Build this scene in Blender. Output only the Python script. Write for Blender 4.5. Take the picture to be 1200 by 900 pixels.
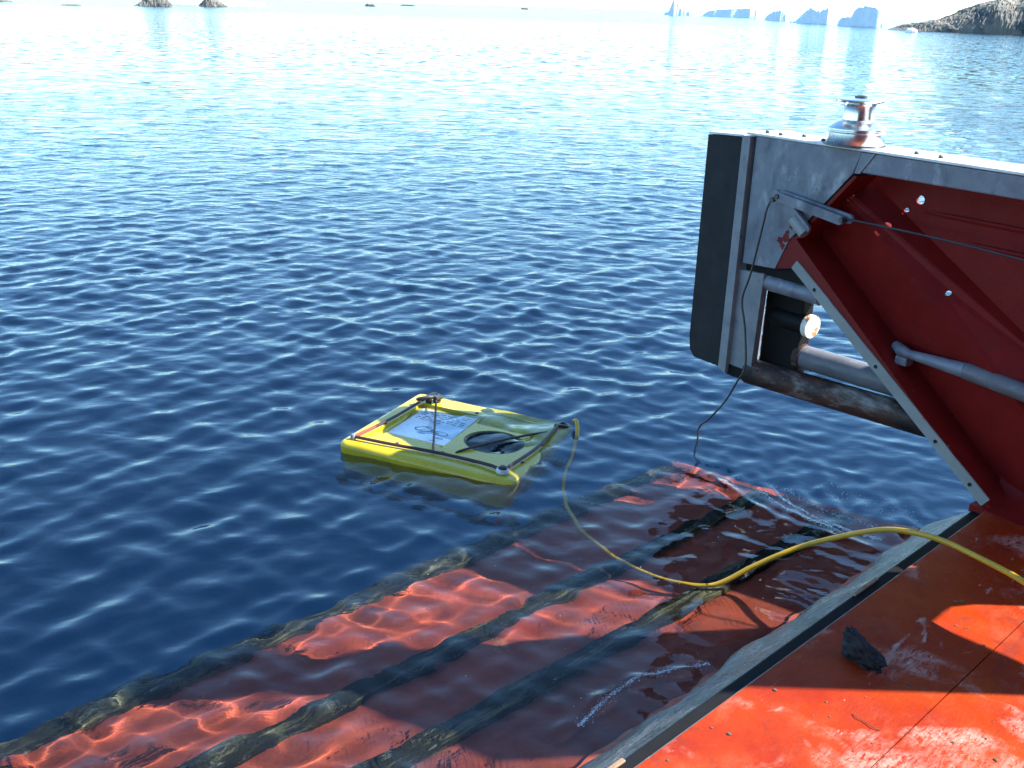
import bpy, bmesh, math, random
import numpy as np
from mathutils import Vector, Matrix
from mathutils.geometry import tessellate_polygon
R = math.radians
PI = math.pi
random.seed(7)
sc = bpy.context.scene
for o in list(bpy.data.objects):
    bpy.data.objects.remove(o)
COL = sc.collection

# ------------------------------------------------------------------ camera
CAM_H, FPX = 2.2, 1178.0
pitch, roll = math.atan(443 / FPX), 0.030
fwd = Vector((0, math.cos(pitch), -math.sin(pitch)))
up0 = Vector((0, math.sin(pitch), math.cos(pitch)))
r0 = Vector((1, 0, 0))
ix = math.cos(roll) * r0 + math.sin(roll) * up0
iu = -math.sin(roll) * r0 + math.cos(roll) * up0
cd = bpy.data.cameras.new('camera')
cam = bpy.data.objects.new('camera', cd)
COL.objects.link(cam)
m = Matrix((ix, iu, -fwd)).transposed().to_4x4()
m.translation = Vector((0, 0, CAM_H))
cam.matrix_world = m
cd.sensor_width = 36
cd.lens = 36 * FPX / 1200
cd.clip_start = 0.05
cd.clip_end = 20000
sc.camera = cam

# ------------------------------------------------------------------ light
SUN_AZ, SUN_EL = 90.0, 42.0          # azimuth clockwise from +Y
w = bpy.data.worlds.new('World')
sc.world = w
w.use_nodes = True
nt = w.node_tree
bg = nt.nodes['Background']
sky = nt.nodes.new('ShaderNodeTexSky')
sky.sky_type = 'NISHITA'
sky.sun_disc = False
sky.sun_elevation = R(SUN_EL)
sky.sun_rotation = R(SUN_AZ)
sky.air_density = 1.0
sky.dust_density = 0.05
sky.ozone_density = 1.6
tint = nt.nodes.new('ShaderNodeMix')          # cool daylight white balance of the photograph
tint.data_type = 'RGBA'; tint.blend_type = 'MULTIPLY'
tint.inputs[0].default_value = 1.0
tint.inputs[7].default_value = (.79, 1.02, 1.13, 1)
nt.links.new(sky.outputs[0], tint.inputs[6])
nt.links.new(tint.outputs[2], bg.inputs[0])
bg.inputs[1].default_value = 0.112
sd = bpy.data.lights.new('sun', 'SUN')
sd.energy = 5.0
sd.angle = R(0.53)
sd.color = (1.0, 0.95, 0.87)
sun = bpy.data.objects.new('sun', sd)
COL.objects.link(sun)
sdir = Vector((math.sin(R(SUN_AZ)) * math.cos(R(SUN_EL)), math.cos(R(SUN_AZ)) * math.cos(R(SUN_EL)), math.sin(R(SUN_EL))))
sun.rotation_euler = sdir.to_track_quat('Z', 'Y').to_euler()
sun.location = sdir * 20
sd.cycles.is_caustics_light = True
sc.view_settings.view_transform = 'Standard'
sc.view_settings.look = 'None'
sc.view_settings.exposure = 1.8
sc.view_settings.gamma = 1
sc.view_settings.use_curve_mapping = False
sc.cycles.use_denoising = True
sc.cycles.max_bounces = 10
sc.cycles.caustics_refractive = True
sc.cycles.caustics_reflective = True
sc.cycles.sample_clamp_indirect = 6

# ------------------------------------------------------------------ materials
def new_mat(name):
    mt = bpy.data.materials.new(name)
    mt.use_nodes = True
    n = mt.node_tree
    return mt, n, n.nodes['Principled BSDF']

def nd(n, t, **kw):
    x = n.nodes.new(t)
    for k, v in kw.items():
        if k in ('ins',):
            for a, b in v.items():
                x.inputs[a].default_value = b
        else:
            setattr(x, k, v)
    return x

def noise(n, scale, detail=6, rough=0.6, vec=None, dist=0.0):
    x = nd(n, 'ShaderNodeTexNoise', ins={'Scale': scale, 'Detail': detail, 'Roughness': rough, 'Distortion': dist})
    if vec is not None:
        n.links.new(vec, x.inputs['Vector'])
    return x.outputs['Fac']

def ramp(n, fac, lo, hi):
    x = nd(n, 'ShaderNodeMapRange', ins={'From Min': lo, 'From Max': hi})
    n.links.new(fac, x.inputs['Value'])
    return x.outputs['Result']

def mix(n, fac, a, b):
    x = nd(n, 'ShaderNodeMix', data_type='RGBA')
    for s, v in ((6, a), (7, b)):
        if isinstance(v, tuple):
            x.inputs[s].default_value = (*v, 1) if len(v) == 3 else v
        else:
            n.links.new(v, x.inputs[s])
    if isinstance(fac, float):
        x.inputs[0].default_value = fac
    else:
        n.links.new(fac, x.inputs[0])
    return x.outputs[2]

def mul(n, a, b):
    x = nd(n, 'ShaderNodeMath', operation='MULTIPLY')
    for s, v in ((0, a), (1, b)):
        if isinstance(v, (int, float)):
            x.inputs[s].default_value = v
        else:
            n.links.new(v, x.inputs[s])
    return x.outputs[0]

def bump(n, h, strength, dist, bs):
    x = nd(n, 'ShaderNodeBump', ins={'Strength': strength, 'Distance': dist})
    n.links.new(h, x.inputs['Height'])
    n.links.new(x.outputs[0], bs.inputs['Normal'])
    return x

def objvec(n, scale=None):
    t = nd(n, 'ShaderNodeTexCoord')
    v = t.outputs['Object']
    if scale:
        mp = nd(n, 'ShaderNodeMapping')
        mp.inputs['Scale'].default_value = scale
        n.links.new(v, mp.inputs['Vector'])
        v = mp.outputs[0]
    return v

def worn(name, base, layers, rough=0.5, spec=.5, metal=0.0, bscale=60, bstr=0.25, bdist=0.003, stretch=None, rough_var=0.2):
    """layers: (colour, noise scale, lo, hi, detail, stretch) patches of wear over the base"""
    mt, n, bs = new_mat(name)
    v = objvec(n, stretch)
    c = mix(n, ramp(n, noise(n, 7, 5, .6, v), .35, .7), base, tuple(min(1, x * 0.78) for x in base))
    for (col, s, lo, hi, det, st) in layers:
        vv = objvec(n, st) if st else v
        c = mix(n, ramp(n, noise(n, s, det, .68, vv, .3), lo, hi), c, col)
    n.links.new(c, bs.inputs['Base Color'])
    rr = nd(n, 'ShaderNodeMapRange', ins={'From Min': .3, 'From Max': .7, 'To Min': max(.03, rough - rough_var), 'To Max': min(1, rough + rough_var)})
    n.links.new(noise(n, 11, 6, .65, v), rr.inputs['Value'])
    n.links.new(rr.outputs[0], bs.inputs['Roughness'])
    bs.inputs['Metallic'].default_value = metal
    bs.inputs['Specular IOR Level'].default_value = spec
    bump(n, noise(n, bscale, 6, .6, v), bstr, bdist, bs)
    return mt

def plain(name, col, rough=0.5, metal=0.0, bscale=0, bstr=.2, bdist=.002, spec=.5):
    mt, n, bs = new_mat(name)
    bs.inputs['Roughness'].default_value = rough
    bs.inputs['Metallic'].default_value = metal
    bs.inputs['Specular IOR Level'].default_value = spec
    v = objvec(n)
    c = mix(n, ramp(n, noise(n, 14, 5, .6, v), .35, .65), col, tuple(x * .75 for x in col))
    n.links.new(c, bs.inputs['Base Color'])
    if bscale:
        bump(n, noise(n, bscale, 5, .6, v), bstr, bdist, bs)
    return mt

M = {}
# painted steel deck: orange red worn through to a pink primer, grey steel and dirt
def deck_paint():
    mt, n, bs = new_mat('deck_paint')
    v = objvec(n)
    vs_ = objvec(n, (1, 3.2, 1))
    c = mix(n, ramp(n, noise(n, 2.6, 6, .6, v), .35, .7), (.31, .034, .0015), (.20, .009, .004))  # darker crimson mixed in for the tone of the shaded deck
    c = mix(n, mul(n, ramp(n, noise(n, 6, 8, .7, v, .4), .54, .74), .6), c, (.32, .075, .035))
    sx_ = nd(n, 'ShaderNodeSeparateXYZ'); n.links.new(v, sx_.inputs[0])
    inb = nd(n, 'ShaderNodeMapRange', ins={'From Min': -.15, 'From Max': -.95, 'To Min': -.085, 'To Max': .09})
    n.links.new(sx_.outputs['Y'], inb.inputs['Value'])
    zz = nd(n, 'ShaderNodeMath', operation='ADD')
    n.links.new(noise(n, 2.4, 4, .55, v, .6), zz.inputs[0]); n.links.new(inb.outputs[0], zz.inputs[1])
    zone = ramp(n, zz.outputs[0], .47, .56)
    fine = ramp(n, noise(n, 22, 10, .75, vs_, .3), .42, .56)
    c = mix(n, mul(n, mul(n, zone, fine), .9), c, (.40, .19, .15))
    fine2 = ramp(n, noise(n, 70, 8, .75, v), .54, .64)
    c = mix(n, mul(n, mul(n, zone, fine2), .9), c, (.30, .27, .25))
    patch_ = ramp(n, noise(n, 3.4, 9, .62, vs_, .8), .64, .68)
    c = mix(n, mul(n, patch_, .85), c, (.42, .26, .22))
    dots = ramp(n, noise(n, 120, 3, .6, v), .70, .74)
    c = mix(n, mul(n, dots, .8), c, (.05, .03, .025))
    dirt = ramp(n, noise(n, 5, 10, .7, v, 1.2), .56, .70)
    c = mix(n, mul(n, dirt, .7), c, (.13, .02, .014))
    n.links.new(c, bs.inputs['Base Color'])
    rr = nd(n, 'ShaderNodeMapRange', ins={'From Min': .3, 'From Max': .7, 'To Min': .26, 'To Max': .62})
    n.links.new(noise(n, 9, 8, .7, v), rr.inputs['Value'])
    n.links.new(rr.outputs[0], bs.inputs['Roughness'])
    ad = nd(n, 'ShaderNodeMath', operation='ADD')
    n.links.new(noise(n, 130, 6, .6, v), ad.inputs[0]); n.links.new(mul(n, fine, .6), ad.inputs[1])
    bs.inputs['Specular IOR Level'].default_value = .18
    bump(n, ad.outputs[0], .3, .003, bs)
    return mt
M['deck'] = deck_paint()
M['ramp'] = worn('ramp_paint', (.29, .046, .017), [
    ((.20, .024, .011), 5, .48, .66, 6, None),
    ((.24, .15, .09), 8, .64, .74, 8, None),
    ((.17, .030, .014), 2.2, .5, .64, 6, None)], rough=.6, bscale=70, bstr=.4)
M['red'] = worn('red_paint', (.18, .0075, .006), [((.06, .018, .010), 9, .62, .72, 9, (2.2, 1, .6)), ((.20, .05, .04), 30, .69, .74, 9, (.4, 1, 1.4)),
    ((.135, .005, .0045), 5, .45, .7, 5, None),
    ((.14, .009, .007), 12, .58, .72, 6, None),
    ((.06, .015, .012), 30, .70, .78, 5, None)], rough=.6, spec=.2, bscale=45, bstr=.5, bdist=.004, rough_var=.08)
M['red_web'] = worn('red_web_paint', (.18, .010, .009), [
    ((.13, .006, .005), 6, .5, .7, 5, None),
    ((.52, .50, .48), 26, .69, .72, 8, None)], rough=.5, spec=.25, bscale=60, bstr=.35, bdist=.003, rough_var=.1)
M['galv'] = worn('galvanised_steel', (.20, .22, .265), [
    ((.125, .138, .175), 6, .42, .7, 8, None),
    ((.34, .36, .39), 9, .56, .68, 10, (1, 1, .5)), ((.095, .10, .125), 4.5, .52, .66, 10, (1.4, 1, .7)), ((.40, .41, .43), 40, .66, .72, 8, (.3, 1, 1)),
    ((.12, .11, .12), 24, .66, .75, 8, None)], rough=.5, metal=.15, bscale=40, bstr=.15)
M['galv_pale'] = worn('worn_pale_steel', (.24, .255, .275), [
    ((.16, .17, .20), 9, .45, .7, 8, None),
    ((.10, .10, .11), 20, .62, .70, 8, None)], rough=.5, metal=.1, bscale=50, bstr=.15)
M['strip'] = worn('flange_edge_paint', (.26, .28, .275), [
    ((.48, .04, .03), 17, .64, .67, 8, None),
    ((.12, .10, .09), 38, .70, .75, 6, None)], rough=.5, bscale=60, bstr=.2)
M['lit_top'] = worn('lit_top_steel', (.72, .74, .74), [  # near white for the sunlight on the rail and fender tops
    ((.50, .52, .55), 8, .5, .75, 8, None), ((.14, .13, .13), 30, .70, .78, 6, None)], rough=.45, metal=.2, bscale=60, bstr=.15)
M['nosing'] = worn('chafed_edge', (.10, .10, .095), [((.24, .05, .03), 6, .5, .6, 8, None), ((.28, .28, .26), 9, .58, .68, 8, None)], rough=.6, bscale=60)
M['rubber'] = worn('black_rubber', (.016, .018, .022), [
    ((.022, .026, .032), 10, .5, .8, 8, (1, 1, .3)), ((.09, .09, .09), 50, .72, .8, 5, None)], rough=.65, spec=.25, bscale=80, bstr=.2, rough_var=.1)
M['black'] = plain('black_steel', (.008, .008, .009), .6, 0, 60, spec=.15)
M['rust_pipe'] = worn('rusty_pipe_paint', (.27, .265, .25), [
    ((.075, .022, .012), 5, .38, .50, 8, (.35, 1, 1)),
    ((.016, .009, .008), 9, .44, .58, 8, (.4, 1, 1)),
    ((.30, .11, .03), 22, .62, .72, 8, None)], rough=.65, bscale=60, bstr=.5, bdist=.004)
M['pipe'] = worn('grey_pipe_paint', (.14, .145, .165), [
    ((.09, .095, .115), 7, .45, .7, 8, None), ((.18, .07, .03), 16, .66, .74, 8, None),
    ((.26, .26, .26), 12, .6, .75, 7, None)], rough=.5, bscale=60, bstr=.2)
M['cap'] = worn('pipe_cap_paint', (.80, .78, .70), [((.40, .16, .05), 16, .5, .58, 8, None), ((.16, .07, .04), 26, .6, .68, 8, None)], rough=.6, bscale=50)
M['brass'] = worn('worn_brass', (.34, .22, .14), [((.12, .06, .04), 18, .5, .65, 8, None)], rough=.45, metal=.4, bscale=60)
M['chrome'] = worn('polished_chrome', (.80, .81, .82), [((.6, .6, .62), 20, .6, .8, 6, None)], rough=.24, metal=1.0, bscale=30, bstr=.04, rough_var=.08)
M['bolt'] = plain('dark_bolt', (.08, .08, .085), .45, .7)
M['wire'] = plain('steel_wire', (.07, .07, .075), .5, .6, 200)
M['hole'] = plain('dark_hole', (.01, .01, .01), .8)
M['yellow_float'] = worn('yellow_float_skin', (.50, .385, .014), [((.30, .22, .03), 34, .66, .74, 6, None), ((.40, .34, .10), 3.5, .55, .75, 9, (1, 3, 1)),
    ((.44, .32, .012), 6, .5, .75, 5, None), ((.55, .50, .25), 22, .68, .8, 8, None)], rough=.22, bscale=26, bstr=.12, rough_var=.14)
M['white_plate'] = worn('white_plate_skin', (.82, .83, .84), [((.6, .64, .70), 9, .55, .75, 6, None)], rough=.3, bscale=40, bstr=.05)
M['ink'] = plain('blue_black_ink', (.03, .05, .12), .5)
M['duct'] = worn('duct_mesh', (.035, .042, .030), [((.10, .12, .09), 60, .55, .65, 4, None)], rough=.5, bscale=90, bstr=.5)
M['cord'] = plain('dark_red_bungee_cord', (.045, .008, .010), .6, 0, 260, .5)
M['cord_red'] = plain('red_bungee_cord', (.36, .035, .02), .6, 0, 260, .5)
M['knob'] = plain('black_knob', (.015, .013, .016), .35)
M['ring'] = plain('grey_plastic_ring', (.55, .56, .58), .35)
M['leg_red'] = plain('pink_red_rod', (.46, .06, .05), .5)
M['frame_dark'] = plain('dark_frame', (.014, .015, .02), .5)
M['tether'] = worn('yellow_hose', (.50, .30, .012), [((.40, .22, .01), 9, .5, .75, 5, None), ((.25, .18, .05), 60, .68, .78, 4, None)], rough=.38, bscale=90, bstr=.1)
M['batten'] = worn('weedy_timber', (.018, .017, .011), [
    ((.15, .135, .07), 9, .52, .64, 8, (.25, 1.4, 1)), ((.22, .21, .15), 26, .60, .70, 8, (.4, 1, 1)), ((.012, .012, .010), 12, .55, .7, 6, (.3, 1, 1))],
    rough=.85, spec=.2, bscale=45, bstr=.9, bdist=.012)
M['hinge'] = worn('wet_hinge_steel', (.060, .062, .066), [((.20, .20, .205), 34, .54, .64, 9, (.3, 1.5, 1)),
    ((.17, .175, .18), 10, .50, .66, 9, (.35, 1.6, 1)),
    ((.014, .014, .015), 16, .52, .62, 9, (.35, 1.8, 1)),
    ((.22, .17, .11), 11, .66, .74, 8, None)], rough=.34, bscale=34, bstr=.9, bdist=.010)
M['rock'] = worn('island_rock', (.17, .155, .125), [
    ((.045, .055, .06), .22, .46, .60, 9, None), ((.34, .31, .26), .35, .58, .72, 9, None), ((.07, .09, .045), .6, .62, .74, 8, None)],
    rough=.9, bscale=.8, bstr=1.0, bdist=.6)
M['ice'] = worn('glacier_ice', (.80, .90, .96), [((.86, .91, .96), .12, .5, .68, 8, None), ((.60, .78, .92), .2, .6, .74, 7, None)], rough=.55, bscale=.4, bstr=.6, bdist=.5)
M['snow'] = worn('snow', (.92, .94, .96), [((.82, .88, .95), .3, .5, .7, 6, None)], rough=.6, bscale=.6, bstr=.4, bdist=.3)
M['seabed'] = worn('deep_seabed', (.0020, .056, .112), [((.0017, .048, .097), .05, .45, .65, 4, None)], rough=.9, bscale=.5)  # blue stands for light scattered in the deep water
M['foam'] = plain('water_foam', (.78, .82, .85), .5)
M['grit'] = plain('deck_grit', (.10, .085, .07), .9)
M['house'] = worn('deckhouse_paint', (.16, .016, .012), [((.11, .012, .01), 3, .45, .65, 6, None)], rough=.6, bscale=40)
M['hull'] = worn('hull_paint', (.40, .03, .018), [((.28, .015, .012), 2, .45, .65, 6, None)], rough=.5, bscale=40)

# water: clear refracting surface
mt, n, bs = new_mat('sea_water')
n.nodes.remove(bs)
gl = nd(n, 'ShaderNodeBsdfGlass', ins={'IOR': 1.333, 'Roughness': 0.0})
gl.inputs['Color'].default_value = (.90, .97, 1.0, 1)
v = objvec(n)
hs = []
for (s, d, mp) in ((1.9, 3, (1, 1.6, 1)), (6.5, 3, (1, 1.6, 1))):
    vv = objvec(n, mp)
    hs.append(noise(n, s, d, .55, vv, .4))
ad = nd(n, 'ShaderNodeMath', operation='MULTIPLY_ADD')
n.links.new(hs[1], ad.inputs[0]); ad.inputs[1].default_value = .30; n.links.new(hs[0], ad.inputs[2])
sep = nd(n, 'ShaderNodeSeparateXYZ')
n.links.new(v, sep.inputs[0])
b = nd(n, 'ShaderNodeBump', ins={'Distance': .075})
far_mask = nd(n, 'ShaderNodeMapRange', ins={'From Min': 5, 'From Max': 24, 'To Min': 0.13, 'To Max': 1.0})
n.links.new(sep.outputs['Y'], far_mask.inputs['Value'])
n.links.new(far_mask.outputs[0], b.inputs['Strength'])
n.links.new(ad.outputs[0], b.inputs['Height'])
# unresolved chop far out: random facet slopes, independent of the pixel footprint
vv = objvec(n, (1, 1.5, 1))
nz_ = nd(n, 'ShaderNodeTexNoise', ins={'Scale': 2.3, 'Detail': 3.0, 'Roughness': .55})
n.links.new(vv, nz_.inputs['Vector'])
vm = nd(n, 'ShaderNodeVectorMath', operation='MULTIPLY_ADD')
n.links.new(nz_.outputs['Color'], vm.inputs[0])
vm.inputs[1].default_value = (1.15, 1.15, 0); vm.inputs[2].default_value = (-.575, -.575, 1)
fm = nd(n, 'ShaderNodeMapRange', ins={'From Min': 12, 'From Max': 50, 'To Min': 0.0, 'To Max': 1.0})
n.links.new(sep.outputs['Y'], fm.inputs['Value'])
mx = nd(n, 'ShaderNodeMix', data_type='VECTOR')
n.links.new(fm.outputs[0], mx.inputs[0]); n.links.new(b.outputs[0], mx.inputs[4]); n.links.new(vm.outputs[0], mx.inputs[5])
nn_ = nd(n, 'ShaderNodeVectorMath', operation='NORMALIZE')
n.links.new(mx.outputs[1], nn_.inputs[0])
n.links.new(nn_.outputs[0], gl.inputs['Normal'])
fr = nd(n, 'ShaderNodeMapRange', ins={'From Min': 20, 'From Max': 200, 'To Min': 0.0, 'To Max': .12})
n.links.new(sep.outputs['Y'], fr.inputs['Value'])
n.links.new(fr.outputs[0], gl.inputs['Roughness'])
n.links.new(gl.outputs[0], n.nodes['Material Output'].inputs['Surface'])
M['water'] = mt

# ------------------------------------------------------------------ mesh helpers
def obj(name, bm, mat, parent=None, smooth=False, kind=None):
    me = bpy.data.meshes.new(name)
    bmesh.ops.recalc_face_normals(bm, faces=bm.faces)
    bm.to_mesh(me)
    bm.free()
    me.materials.append(M[mat])
    if smooth:
        me.polygons.foreach_set('use_smooth', [True] * len(me.polygons))
        try:
            me.set_sharp_from_angle(angle=R(38))
        except Exception:
            pass
    o = bpy.data.objects.new(name, me)
    COL.objects.link(o)
    if parent:
        o.parent = parent
    if kind:
        o['kind'] = kind
    return o

def tag(o, label=None, cat=None, group=None):
    if label: o['label'] = label
    if cat: o['category'] = cat
    if group: o['group'] = group
    return o

def thing(name, label, cat, loc=(0, 0, 0), rotz=0, group=None):
    o = bpy.data.objects.new(name, None)
    o.empty_display_size = .1
    COL.objects.link(o)
    o.location = loc
    o.rotation_euler = (0, 0, rotz)
    return tag(o, label, cat, group)

def bevel(bm, off, seg=2, angle=40):
    es = [e for e in bm.edges if len(e.link_faces) == 2 and e.calc_face_angle(0) > R(angle)]
    bmesh.ops.bevel(bm, geom=es, offset=off, segments=seg, affect='EDGES', profile=.6)

def add_box(bm, x0, x1, y0, y1, z0, z1):
    ret = bmesh.ops.create_cube(bm, size=1)
    for v_ in ret['verts']:
        v_.co = Vector((x0 + (v_.co.x + .5) * (x1 - x0), y0 + (v_.co.y + .5) * (y1 - y0), z0 + (v_.co.z + .5) * (z1 - z0)))
    return ret['verts']

def box(x0, x1, y0, y1, z0, z1, bv=0, seg=2):
    bm = bmesh.new()
    add_box(bm, x0, x1, y0, y1, z0, z1)
    if bv: bevel(bm, bv, seg)
    return bm

def add_prism(bm, outer, f0, f1, holes=()):
    """polygon with holes in 2-D; f0/f1 map a 2-D point to the front and the back 3-D point"""
    loops = [list(outer)] + [list(h) for h in holes]
    flat = [p for l in loops for p in l]
    tris = tessellate_polygon([[Vector((p[0], p[1], 0)) for p in l] for l in loops])
    A = [bm.verts.new(f0(*p)) for p in flat]
    B = [bm.verts.new(f1(*p)) for p in flat]
    for t in tris:
        try:
            bm.faces.new([A[i] for i in t]); bm.faces.new([B[i] for i in reversed(t)])
        except ValueError:
            pass
    k = 0
    for l in loops:
        nn = len(l)
        for i in range(nn):
            j = (i + 1) % nn
            bm.faces.new((A[k + i], A[k + j], B[k + j], B[k + i]))
        k += nn
    return bm

def circle(cx, cy, r, k=14, ry=None):
    ry = ry or r
    return [(cx + r * math.cos(2 * PI * i / k), cy + ry * math.sin(2 * PI * i / k)) for i in range(k)]

def smooth_path(pts, sub=8):
    """Catmull-Rom through 3-D points"""
    P = [Vector(p) for p in pts]
    P = [2 * P[0] - P[1]] + P + [2 * P[-1] - P[-2]]
    out = []
    for i in range(1, len(P) - 2):
        for k in range(sub):
            t = k / sub
            a, b_, c, d = P[i - 1], P[i], P[i + 1], P[i + 2]
            out.append(.5 * ((2 * b_) + (-a + c) * t + (2 * a - 5 * b_ + 4 * c - d) * t * t + (-a + 3 * b_ - 3 * c + d) * t ** 3))
    out.append(P[-2])
    return out

def add_tube(bm, pts, r, k=10, caps=True):
    pts = [Vector(p) for p in pts]
    rs = r if isinstance(r, (list, tuple)) else [r] * len(pts)
    rings = []
    tng = (pts[1] - pts[0]).normalized()
    nrm = tng.orthogonal().normalized()
    for i, p in enumerate(pts):
        t = (pts[min(i + 1, len(pts) - 1)] - pts[max(i - 1, 0)]).normalized()
        nrm = (nrm - t * nrm.dot(t)).normalized()
        bn = t.cross(nrm)
        rings.append([bm.verts.new(p + rs[i] * (math.cos(2 * PI * j / k) * nrm + math.sin(2 * PI * j / k) * bn)) for j in range(k)])
    for a, b_ in zip(rings, rings[1:]):
        for j in range(k):
            bm.faces.new((a[j], a[(j + 1) % k], b_[(j + 1) % k], b_[j]))
    if caps:
        bm.faces.new(rings[0][::-1]); bm.faces.new(rings[-1])
    return bm

def tube(pts, r, k=10):
    return add_tube(bmesh.new(), pts, r, k)

def add_lathe(bm, prof, c=(0, 0, 0), k=32):
    c = Vector(c)
    rings = [[bm.verts.new(c + Vector((r * math.cos(2 * PI * j / k), r * math.sin(2 * PI * j / k), z))) for j in range(k)] for r, z in prof]
    for a, b_ in zip(rings, rings[1:]):
        for j in range(k):
            bm.faces.new((a[j], a[(j + 1) % k], b_[(j + 1) % k], b_[j]))
    bm.faces.new(rings[0][::-1]); bm.faces.new(rings[-1])
    return bm

def lathe(prof, c=(0, 0, 0), k=32):
    return add_lathe(bmesh.new(), prof, c, k)

def boolean(o, cutters):
    """cut the cutters out of o and drop them"""
    for c in cutters:
        md = o.modifiers.new('cut', 'BOOLEAN')
        md.operation = 'DIFFERENCE'; md.object = c; md.solver = 'EXACT'
    dg = bpy.context.evaluated_depsgraph_get()
    me = bpy.data.meshes.new_from_object(o.evaluated_get(dg))
    old = o.data
    o.modifiers.clear()
    assert len(me.polygons) > 30
    o.data = me
    me.name = o.name
    bpy.data.meshes.remove(old)
    for c in cutters:
        bpy.data.objects.remove(c)

# ------------------------------------------------------------------ water
def make_water():
    def axis(lo, hi, step, end, g):
        a = list(np.arange(lo, hi + 1e-6, step))
        s = step
        while a[-1] < end:
            s *= 1 + g
            a.append(a[-1] + s)
        return a
    pos = axis(0, 3.0, .0165, 70, .0095)
    while pos[-1] < 9000: pos.append(pos[-1] * 1.5)
    xs = np.array([-p for p in pos[:0:-1]] + pos)
    fw = axis(1.6, 6.4, .0165, 160, .0055)
    while fw[-1] < 15000: fw.append(fw[-1] * 1.35)
    bk = [1.6 - .3 * (1.5 ** i - 1) / .5 for i in range(1, 18)]
    ys = np.array(bk[::-1] + fw)
    X, Y = np.meshgrid(xs, ys)
    sx = np.gradient(xs); sy = np.gradient(ys)
    SP = np.maximum(sx[None, :], sy[:, None])
    rng = np.random.default_rng(11)
    Z = np.zeros_like(X); DX = np.zeros_like(X); DY = np.zeros_like(X)
    # gentle variation of the chop from place to place; calmer against the ramp
    patch = (1 - .28 * np.clip((Y - 6) / 9, 0, 1)) * (1 + .18 * np.sin(X * .31 + 2 + .12 * Y) * np.sin(Y * .23 - .2 * X + 1)) * (1 + .25 * np.sin(X * .9 + 1.3 + .4 * Y) * np.sin(Y * .7 - .5 * X))
    # distance from the ramp centre line (calmer, shorter ripples there)
    rr = (X - 1.788) * -.696 + (Y - 3.564) * .718
    tt = (X - 1.788) * .718 + (Y - 3.564) * .696
    calm = np.clip((rr - .9) / 1.9, 0, 1) * .76 + .24
    calm = np.where(tt > .5, np.maximum(calm, np.clip((tt - .5) / 1.5, 0, 1)), calm)
    N = 96
    for i in range(N):
        lam = .075 * (2.4 / .075) ** ((i + rng.random()) / N)
        k = 2 * PI / lam
        th = R(-46) + rng.normal(0, R(16)) if i % 7 not in (0, 2, 4) else R(28) + rng.normal(0, R(18))
        # slope of the component
        sl = .033 * math.exp(-((math.log(lam / .24)) / .62) ** 2) + .0075
        if lam > 1.0: sl *= .55
        if lam < .16: sl += .0035
        a = sl / k * 1.12
        fade = np.clip((lam / SP - 3.0) / 3.0, 0, 1)
        mod = fade * patch * (calm if lam > .22 else (1.0 + .55 * np.clip((1 - calm) / .76, 0, 1)) if lam < .17 else np.clip(calm + .35, 0, 1))
        kx, ky = math.sin(th), math.cos(th)
        ph = k * (X * kx + Y * ky) + rng.random() * 2 * PI
        # bend the crests so that they do not run straight
        ph = ph + .9 * np.sin(X * (.5 + .8 * rng.random()) + rng.random() * 6) + .7 * np.sin(Y * (.4 + .6 * rng.random()) + rng.random() * 6)
        c, s = np.cos(ph), np.sin(ph)
        Z += a * mod * c
        DX -= a * mod * kx * s * .45
        DY -= a * mod * ky * s * .45
    nb = (np.abs(X) < 3) & (Y > 3) & (Y < 6.4) & (rr > 1.5)
    gy, gx = np.gradient(Z, ys, xs)
    rms = math.sqrt(float((gx[nb] ** 2 + gy[nb] ** 2).mean()))
    print('rms slope', rms)
    k_ = .102 / rms
    Z *= k_; DX *= k_; DY *= k_
    near = np.exp(-np.clip(np.hypot((tt - .45) / .28, (rr - .75) / .75) ** 2, 0, 30))
    for i in range(16):
        lam = .07 + .16 * rng.random()
        k = 2 * PI / lam
        th = R(rng.normal(-60, 26))
        ph = k * (X * math.sin(th) + Y * math.cos(th)) + rng.random() * 6 + .8 * np.sin(X * 7 + i) + .8 * np.sin(Y * 6 + i * 2)
        fade = np.clip((lam / SP - 2.6) / 2.0, 0, 1)
        Z += .060 / k * near * fade * np.cos(ph)
    # thin lips of water running over the plate
    def lip(path, h, wdt):
        nonlocal Z
        d = np.full_like(X, 9.0)
        for (xa, ya), (xb, yb) in zip(path, path[1:]):
            ex, ey = xb - xa, yb - ya
            q = np.clip(((X - xa) * ex + (Y - ya) * ey) / (ex * ex + ey * ey), 0, 1)
            d = np.minimum(d, np.hypot(X - xa - q * ex, Y - ya - q * ey))
        Z += h * np.exp(-(d / wdt) ** 2) * (.6 + .4 * np.sin(X * 31 + Y * 17))
    lip([(1.02, 4.62), (1.16, 4.33), (1.33, 4.13), (1.50, 3.98), (1.62, 3.93)], .018, .030)
    lip([(1.10, 4.50), (1.30, 4.25), (1.46, 4.10)], .013, .026)
    lip([(.66, 3.00), (.56, 2.98), (.44, 2.93), (.33, 2.84), (.25, 2.73), (.16, 2.64)], .014, .024)
    co = np.stack([X + DX, Y + DY, Z], -1).reshape(-1, 3)
    ny, nx = X.shape
    idx = np.arange(ny * nx).reshape(ny, nx)
    q = np.stack([idx[:-1, :-1], idx[:-1, 1:], idx[1:, 1:], idx[1:, :-1]], -1).reshape(-1, 4)
    me = bpy.data.meshes.new('water')
    me.vertices.add(len(co)); me.vertices.foreach_set('co', co.astype(np.float32).ravel())
    me.loops.add(q.size); me.loops.foreach_set('vertex_index', q.astype(np.int32).ravel())
    me.polygons.add(len(q))
    me.polygons.foreach_set('loop_start', np.arange(0, q.size, 4, dtype=np.int32))
    me.polygons.foreach_set('use_smooth', np.ones(len(q), bool))
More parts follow.
